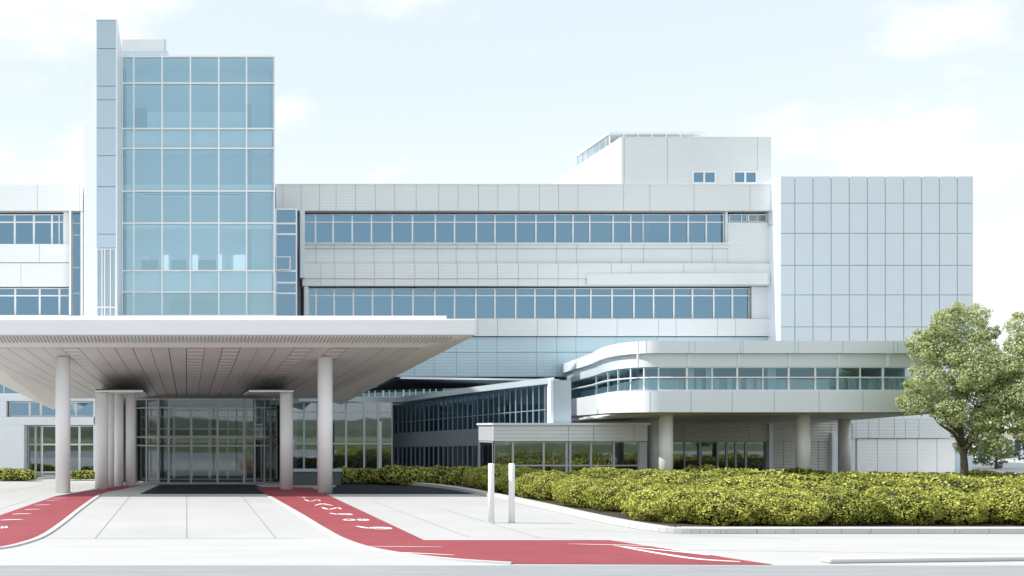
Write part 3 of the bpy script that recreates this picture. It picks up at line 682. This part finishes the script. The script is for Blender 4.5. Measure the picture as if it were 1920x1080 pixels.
# front bevel and side borders
un.face([(-cxw+.01, d0+.01, z_f0-.001), (-ixf, d1, zq), (ixf, d1, zq), (cxw-.01, d0+.01, z_f0-.001)])
for s in (-1, 1):
    ds = [d1, 39.6, 41.5, bk]
    prev = None
    for d in ds:
        t = (d-d1)/(bk-d1); xi = iw(s, d); to = (d-d0)/(bk-d0); xo = cxw+(OXB[s]-cxw)*to; zo = z_f0+(ZOB[s]-z_f0)*to
        cur_ = ((s*xi, d, soff(d)), (s*xo, d, zo))
        if prev is None:
            un.face([(s*cxw, d0+.01, z_f0-.001), cur_[1], cur_[0]] if s > 0 else [(s*cxw, d0+.01, z_f0-.001), cur_[0], cur_[1]])
        else:
            un.face([prev[0], prev[1], cur_[1], cur_[0]] if s > 0 else [prev[0], cur_[0], cur_[1], prev[1]])
        prev = cur_
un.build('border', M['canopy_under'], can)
# grille slats on the front bevel
sl_ = MB(); ks = (z_f0-zq)/(d1-d0); e0_, e1_ = d0+.06, d0+.44
bz = lambda d: z_f0-(d-d0)*ks
ns = 146
for k in range(ns):
    x = -9.75+19.5*k/(ns-1); h = .03; x2 = x*.982
    sl_.hexa([(x-h, e0_, bz(e0_)-.05), (x+h, e0_, bz(e0_)-.05), (x2+h, e1_, bz(e1_)-.05), (x2-h, e1_, bz(e1_)-.05), (x-h, e0_, bz(e0_)-.007), (x+h, e0_, bz(e0_)-.007), (x2+h, e1_, bz(e1_)-.007), (x2-h, e1_, bz(e1_)-.007)])
sl_.build('grille', M['slat'], can)
bp_ = MB(); bp_.face([(-9.8, e0_, bz(e0_)-.005), (-9.62, e1_, bz(e1_)-.005), (9.62, e1_, bz(e1_)-.005), (9.8, e0_, bz(e0_)-.005)]); bp_.build('grille_backing', M['gap'], can)
# soffit panels
npn = 26; spn = MB()
for k in range(npn):
    u0, u1 = -1+2*k/npn, -1+2*(k+1)/npn
    mi = 1 if k in (6, 13, 15, 19, 21) else 0
    for a, b in ((d1+.03, 39.6), (39.6, 41.5), (41.5, bk)):
        sd = -1 if k < npn//2 else 1; wa, wb_ = iw(sd, a), iw(sd, b); g = .010 if k % 3 else .018
        za, zb_ = soff(a), soff(b)
        q = [(u0*wa+g, a, za), (u1*wa-g, a, za), (u1*wb_-g, b, zb_), (u0*wb_+g, b, zb_)]
        spn.face(list(reversed(q)), mi)
        spn.face([q[0], q[3], (q[3][0], q[3][1], q[3][2]+.04), (q[0][0], q[0][1], q[0][2]+.04)], mi); spn.face([q[1], q[2], (q[2][0], q[2][1], q[2][2]+.04), (q[1][0], q[1][1], q[1][2]+.04)], mi)
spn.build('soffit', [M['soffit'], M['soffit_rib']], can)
sbk = MB()
for a, b in ((d1+.03, 39.6), (39.6, 41.5), (41.5, bk)):
    wa, wb_ = iw(1, a), iw(1, b)
    sbk.face([(-iw(-1, a), a, soff(a)+.04), (-iw(-1, b), b, soff(b)+.04), (wb_, b, soff(b)+.04), (wa, a, soff(a)+.04)])
sbk.build('soffit_backing', M['lintel'], can)
# columns
for px, d, r in ((118, 39.4, 14), (609.5, 39.4, 14), (190.5, 41.7, 12.5), (537, 41.7, 12.3), (223, 43.9, 8.5), (245, 43.9, 9.5), (207, 43, 7.5)):
    x_, r_ = X(px, d), r/F*d; tz = soff(d)+.04 if d < 41 else Z(734.5, 41.2)+.004
    c = MB(); c.tube([(x_, d, 0), (x_, d, tz)], r_, 36); c.build('column', M['column'], can)
for a, b in ((177.5, 268), (467, 551)):
    d = 41.2; l_ = MB(); l_.box(X(a, d), X(b, d), d, 45.7, Z(734.5, d), Z(732, d), 0); l_.box(X(a, d)+.02, X(b, d)-.02, d+.06, 45.7, Z(732, d)+.002, Z(729.5, d), 1); l_.build('lintel', [M['column'], M['lintel']], can)

# ------------------------------------------------------------------ entrance vestibule
DV = 45.3; zv = lambda y: Z(y, DV)
ves = thing('entrance_vestibule', 'glazed entrance vestibule with slim grey mullions under the canopy', 'entrance', (.8, DV, 0))
pv = [(-2.75, 50), (-2.35, 46.9), (X(274, 45.9), 45.9), (X(297, DV+.15), DV+.15), (X(316, DV), DV), (X(358, DV), DV), (X(408, DV), DV), (X(457.5, DV), DV), (X(478, DV+.2), DV+.2), (X(497, 46), 46), (X(509, 46.9), 46.9), (4.6, 50)]
topz = zbk-.03
for a, b in zip(pv[:-1], pv[1:]):
    l = math.hypot(b[0]-a[0], b[1]-a[1])
    window(ves, a, b, .03, topz, [zv(764), zv(820), zv(836)], [], t=.045, dep=.09, pane=M['g_clear'], frame=M['vest_frame'])
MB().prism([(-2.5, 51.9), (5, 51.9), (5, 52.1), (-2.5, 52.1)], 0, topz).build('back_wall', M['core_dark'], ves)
MB().prism([(-2.7, 47.2), (4.4, 47.2), (5, 52), (-3, 52)], topz-.25, topz-.02).build('ceiling', M['core'], ves)
for a, b in ((-2.2, -.6), (-.6, 1.1), (1.1, 2.8), (2.8, 4.3)): window(ves, (a, 48.6), (b, 48.6), .03, topz-.26, [2.1, 2.45, 3.0], [.5], t=.06, dep=.1, pane=M['g_rail'], name='inner_screen')
fs = MB(); fs.prism([(X(350, 49)-.9, 49), (X(350, 49)+1.6, 49), (X(350, 49)+1.6, 49.6), (X(350, 49)-.9, 49.6)], 0, 1.05); fs.build('reception_desk', M['core_dark'], ves)
for a, b, m in ((4.62, 4.8, 'vest_frame'), (-3.9, -2.9, 'column')): MB().box(a, b, 46.6, 53.9, 0, zbk).build('side_pier', M[m], ves)

# ------------------------------------------------------------------ service building and background at the right
sv = thing('service_building', 'low white service building with ribbed shutters behind the tree', 'building', (35, 52, 0))
DS = 51.5; zs = lambda y: Z(y, DS)
s_ = MB(); panels(s_, X(1596, DS), X(1797, DS), [X(p, DS) for p in (1605, 1629, 1648, 1677, 1698, 1723)], DS, DS+.5, zs(822)+.01, zs(783)); s_.box(X(1596, DS), X(1604, DS), DS+.02, DS+.5, 0, zs(822), 0)
s_.box(X(1596, DS), X(1797, DS), DS+.5, DS+5, 0, zs(784), 0)
s_.build('wall', [M['clad'], M['gap']], sv)
for a, b in ((1610, 1648), (1648, 1685), (1685, 1723), (1723, 1760), (1760, 1794)):
    MB().box(X(a, DS)+.015, X(b, DS)-.015, DS+.12, DS+.3, 0, zs(823)).build('shutter', M['clad_white'], sv)
far = thing('distant_building', 'small distant glass fronted building at the far right edge', 'building', (70, 84, 0))
DX = 84.0
MB().box(X(1830, DX), X(2300, DX), DX, DX+10, 0, Z(838, DX)+.3).build('wall', M['panel_blue'], far)
for k in range(8): window(far, (X(1836+k*16, DX), DX-.05), (X(1851+k*16, DX), DX-.05), .5, 1.6, [], [], t=.06, pane=M['g_row'])

# ------------------------------------------------------------------ bollards, post, low wall
def mk_bollard(px, py, label):
    d = GD(py); x_ = X(px, d); o = thing('bollard', label, 'bollard', (x_, d, 0), 'white bollards on the pavement')
    b_ = MB(); hh = Z(869, d); b_.tube([(x_, d, 0), (x_, d, hh-.02), (x_, d, hh)], [.078, .078, .070], 24); b_.build('post', M['bollard'], o)
    p_ = MB(); p_.tube([(x_, d, 0), (x_, d, .012)], .11, 24); p_.build('base_plate', M['kerb'], o)
    return o
b0 = mk_bollard(921, 980.5, 'tall white bollard standing at the left of the pair before the hedge')
x_, d = G(959.5, 980.5)
b1 = b0.copy(); COL.objects.link(b1); b1.location = (x_, d, 0); b1['label'] = 'tall white bollard standing at the right of the pair, nearer the hedge'
for ch in list(b0.children):
    c = ch.copy(); COL.objects.link(c); c.parent = b1
d = GD(905); po = MB(); x_ = X(712, d); po.box(x_-.075, x_+.075, d-.075, d+.075, 0, Z(790, d)); po.box(x_-.13, x_+.13, d-.13, d+.13, 0, .03)
tag(po.build('post', M['grey_frame'], None, .01, (x_, d, 0)), 'slim grey square post before the shaded hedge by the link glass', 'post')
d = 44.6; lwm = MB(); lwm.box(X(548, d), X(640, d), d, d+.5, 0, .58); lwo = tag(lwm.build('low_wall', M['core_dark'], None, .02, (X(594, d), d, 0)), 'low dark grey wall behind the canopy columns', 'wall')
MB().box(X(546, d), X(642, d), d-.06, d+.56, .582, .70).build('coping', M['roof_grey'], lwo, .015)

# ------------------------------------------------------------------ foliage
def leaf_mesh(name, C, Nrm, size, m, parent, asp=.62, core=None, jit=.55, tone=0.0):
    """one leaf quad (pointed) per centre; C, Nrm arrays in world space"""
    n = len(C); o0 = np.array(ORG[parent.as_pointer()])
    nr = Nrm+rng.normal(0, jit, (n, 3)); nr /= np.linalg.norm(nr, axis=1)[:, None]+1e-9
    r = rng.normal(0, 1, (n, 3)); u = np.cross(nr, r); u /= np.linalg.norm(u, axis=1)[:, None]+1e-9; v = np.cross(nr, u)
    s = (size*rng.uniform(.65, 1.3, n))[:, None]
    P = np.stack([C-u*s, C-v*s*asp, C+u*s, C+v*s*asp], 1)-o0
    me = bpy.data.meshes.new(name); me.vertices.add(4*n); me.vertices.foreach_set('co', P.reshape(-1).astype(np.float32))
    me.loops.add(4*n); me.loops.foreach_set('vertex_index', np.arange(4*n, dtype=np.int32))
    me.polygons.add(n); me.polygons.foreach_set('loop_start', np.arange(0, 4*n, 4, dtype=np.int32)); me.polygons.foreach_set('loop_total', np.full(n, 4, dtype=np.int32))
    me.update(calc_edges=True); me.materials.append(m)
    at = me.attributes.new('tone', 'FLOAT', 'FACE'); at.data.foreach_set('value', np.clip(rng.normal(.5, .27, n)+tone, 0, 1).astype(np.float32))
    ob = bpy.data.objects.new(name, me); COL.objects.link(ob); ob.parent = parent; ORG[ob.as_pointer()] = tuple(o0)
    return ob
def ellip(c, r, n, zmin=-9, shell=.18, lump=.12):
    d = rng.normal(0, 1, (n, 3)); d /= np.linalg.norm(d, axis=1)[:, None]
    ph_ = rng.uniform(0, 6.28, 3)
    k = 1-np.abs(rng.normal(0, shell, n))+lump*np.sin(d[:, 0]*7+ph_[0])*np.sin(d[:, 1]*6+ph_[1])*np.cos(d[:, 2]*6+ph_[2])
    P = np.array(c)+d*k[:, None]*np.array(r); nm = d/np.array(r); nm /= np.linalg.norm(nm, axis=1)[:, None]
    ok = P[:, 2] > zmin; return P[ok], nm[ok]
def hedge(lobes, label, dens, size, group='clipped hedges in the planting beds', m=None):
    c0 = lobes[len(lobes)//2]
    h = thing('hedge', label, 'hedge', (c0[0], c0[1], 0), group)
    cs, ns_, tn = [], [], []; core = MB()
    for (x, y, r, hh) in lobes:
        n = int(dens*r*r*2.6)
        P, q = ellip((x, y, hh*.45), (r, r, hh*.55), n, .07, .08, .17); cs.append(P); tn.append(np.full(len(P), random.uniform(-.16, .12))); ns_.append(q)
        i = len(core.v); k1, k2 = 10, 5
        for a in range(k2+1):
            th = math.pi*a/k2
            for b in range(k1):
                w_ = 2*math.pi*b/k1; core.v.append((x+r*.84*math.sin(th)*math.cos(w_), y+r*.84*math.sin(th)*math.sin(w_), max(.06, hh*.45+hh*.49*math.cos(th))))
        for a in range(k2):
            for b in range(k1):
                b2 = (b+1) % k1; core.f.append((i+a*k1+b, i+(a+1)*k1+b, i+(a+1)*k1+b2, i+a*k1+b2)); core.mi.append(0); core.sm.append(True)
    core.build('shade_core', M['hedge_core'], h)  # solid near-black core added under the leaves to block light
    leaf_mesh('foliage', np.concatenate(cs), np.concatenate(ns_), size, m or M['leaf_hedge'], h, jit=.8, tone=np.concatenate(tn))
    return h
front = [Vector(G(*p)) for p in smooth([(868, 916), (920, 925), (985, 939), (1060, 952), (1130, 966), (1195, 980), (1245, 987), (1310, 990), (1400, 990), (1800, 990), (3600, 990)], 6)]
def walk(pl, step):
    out = []; acc = 0
    for a, b in zip(pl[:-1], pl[1:]):
        l = (b-a).length
        while acc < l: out.append((a+(b-a)*acc/l, (b-a).normalized())); acc += step
        acc -= l
    return out
ords = ['front hedge row along the kerb, bushiest and nearest', 'second hedge row back from the kerb', 'third hedge row back from the kerb', 'fourth hedge row back from the kerb', 'fifth hedge row back from the kerb', 'sixth hedge row back from the kerb', 'seventh hedge row back from the kerb', 'rearmost hedge row before the lobby glazing']
for k in range(8):
    off = .95+k*2.3; hk = (1.0, .74, .97, .70, .88, .64, .78, .62)[k]; lobes = []
    for p, t in walk(front, 1.5 if k == 0 else 1.15):
        n = Vector((-t.y, t.x)); q = p+n*off
        if k and q.x < 15.5 and q.y > 44.6: continue
        if q.y > 46.2 or q.x > X(2300, q.y): continue
        # keep clear of the outline (offset curves fold back near the bend)
        if min((q-pp).length for pp in front) < off-.12: continue
        lobes.append((q.x+random.uniform(-.15, .15), q.y+random.uniform(-.3, .3), random.uniform(.86, 1.12), hk*random.uniform(.88, 1.06)))
    if lobes: hedge(lobes, 'yellow green '+ords[k], 3800 if k == 0 else (1700 if k < 3 else 700), 0.031 if k == 0 else (.042 if k < 3 else .068))
hedge([(X(640+i*16, 46.4), 46.2+random.uniform(-.15, .15), random.uniform(.5, .65), random.uniform(.62, .76)) for i in range(8)], 'low dark green hedge in the shade beside the slim grey post', 800, .055)
hedge([(X(735+i*15, 45.2-.12*i), 45.2-.12*i+random.uniform(-.15, .15), random.uniform(.6, .75), random.uniform(.74, .86)) for i in range(10)], 'green hedge in half shade along the slanting link glass', 800, .055)
hedge([(X(-40+i*13, 48.2), 48.2+random.uniform(-.1, .1), .5, random.uniform(.52, .62)) for i in range(8)], 'small bright hedge before the white annexe at the left edge', 800, .055)
hedge([(X(140+i*12, 48.8), 48.8, .42, random.uniform(.45, .55)) for i in range(4)], 'short pale hedge seen between the left canopy columns', 800, .055)

def tree(label, clumps, d, base, limbs, dens, size, m, trunk_r=.13, group='trees beside the wing'):
    bx, by = base; t = thing('tree', label, 'tree', (bx, by, 0), group)
    tr = MB()
    for pts, r0, r1 in limbs:
        n = len(pts); tr.tube([(X(px, d) , d+dy, max(-.05, Z(py, d))) for px, py, dy in pts], [r0+(r1-r0)*i/(n-1) for i in range(n)], 10)
    tr.build('trunk', M['bark'], t)
    cs, ns_ = [], []
    for (px, py, r, dy) in clumps:
        R = r/F*d*.93; P, q = ellip((X(px, d), d+dy, Z(py, d)), (R, R*1.05, R*.85), int(dens*R*R), -9, .22, .16); cs.append(P); ns_.append(q)
        # loose sprays around each clump
        for _ in range(7):
            a = rng.normal(0, 1, 3); a /= np.linalg.norm(a); c = np.array((X(px, d), d+dy, Z(py, d)))+a*R*np.array((1.02, 1.0, .88))
            P, q = ellip(c, (R*.33, R*.33, R*.24), int(dens*R*R*.11), -9, .35, .1); cs.append(P); ns_.append(q)
    C = np.concatenate(cs); Nn = np.concatenate(ns_)+np.array((0, 0, .35))
    leaf_mesh('crown', C, Nn, size, m, t, jit=.8)
    return t
dT = 40.0
tree('leafy green tree with forked trunk standing in front of the service building',
     [(1800, 607, 40, 0), (1843, 590, 24, .3), (1762, 610, 26, -.2), (1752, 660, 38, .2), (1803, 668, 48, -.5), (1850, 662, 36, .4), (1735, 712, 36, -.2), (1785, 735, 48, .6), (1838, 728, 46, -.4), (1716, 755, 30, .1), (1760, 772, 32, -.6), (1828, 788, 40, .4), (1868, 700, 30, .2), (1862, 770, 34, -.4), (1800, 640, 36, .9), (1822, 838, 22, .3), (1790, 700, 40, -1.0), (1862, 625, 18, .2), (1738, 640, 26, .3)],
     dT, (X(1808, dT), dT), [([(1809, 908, 0), (1808, 872, 0), (1806, 840, 0), (1800, 780, .1), (1798, 720, .1)], .15, .05), ([(1806, 838, 0), (1780, 812, -.2), (1752, 796, -.3), (1738, 780, -.3)], .07, .02), ([(1807, 840, 0), (1832, 806, .2), (1846, 770, .3)], .08, .03), ([(1802, 815, 0), (1782, 790, .2), (1770, 750, .3)], .06, .02), ([(1808, 850, 0), (1822, 815, -.3), (1826, 780, -.3)], .06, .02)],
     3000, .047, M['leaf_tree'])
dT = 38.5
tree('dense green tree cut off by the right edge of the picture',
     [(1905, 680, 40, .3), (1950, 660, 46, 0), (1925, 735, 48, -.3), (1985, 720, 60, .2), (1895, 780, 38, .4), (1945, 800, 44, -.2), (1900, 720, 34, 1.2), (1880, 820, 28, .8), (2000, 790, 50, 0), (1915, 645, 24, .2), (1888, 690, 34, .4), (1898, 745, 36, .1), (1892, 838, 26, .5), (1930, 610, 30, .3), (1878, 790, 30, .7)],
     dT, (X(1950, dT), dT), [([(1950, 909, 0), (1950, 850, 0), (1950, 780, 0), (1945, 700, 0)], .16, .05), ([(1950, 850, 0), (1915, 810, 0), (1900, 760, .2)], .07, .02), ([(1950, 850, 0), (1985, 800, 0), (1995, 740, .2)], .07, .02)],
     3000, .047, M['leaf_tree'])
dT = 62.0
tree('low spreading tree far behind, under the larger crowns', [(1850, 850, 26, 0), (1885, 858, 24, 1), (1925, 845, 26, .5)], dT, (X(1868, dT), dT), [([(1868, 880, 0), (1868, 850, 0)], .1, .05)], 500, .08, M['leaf_far'])
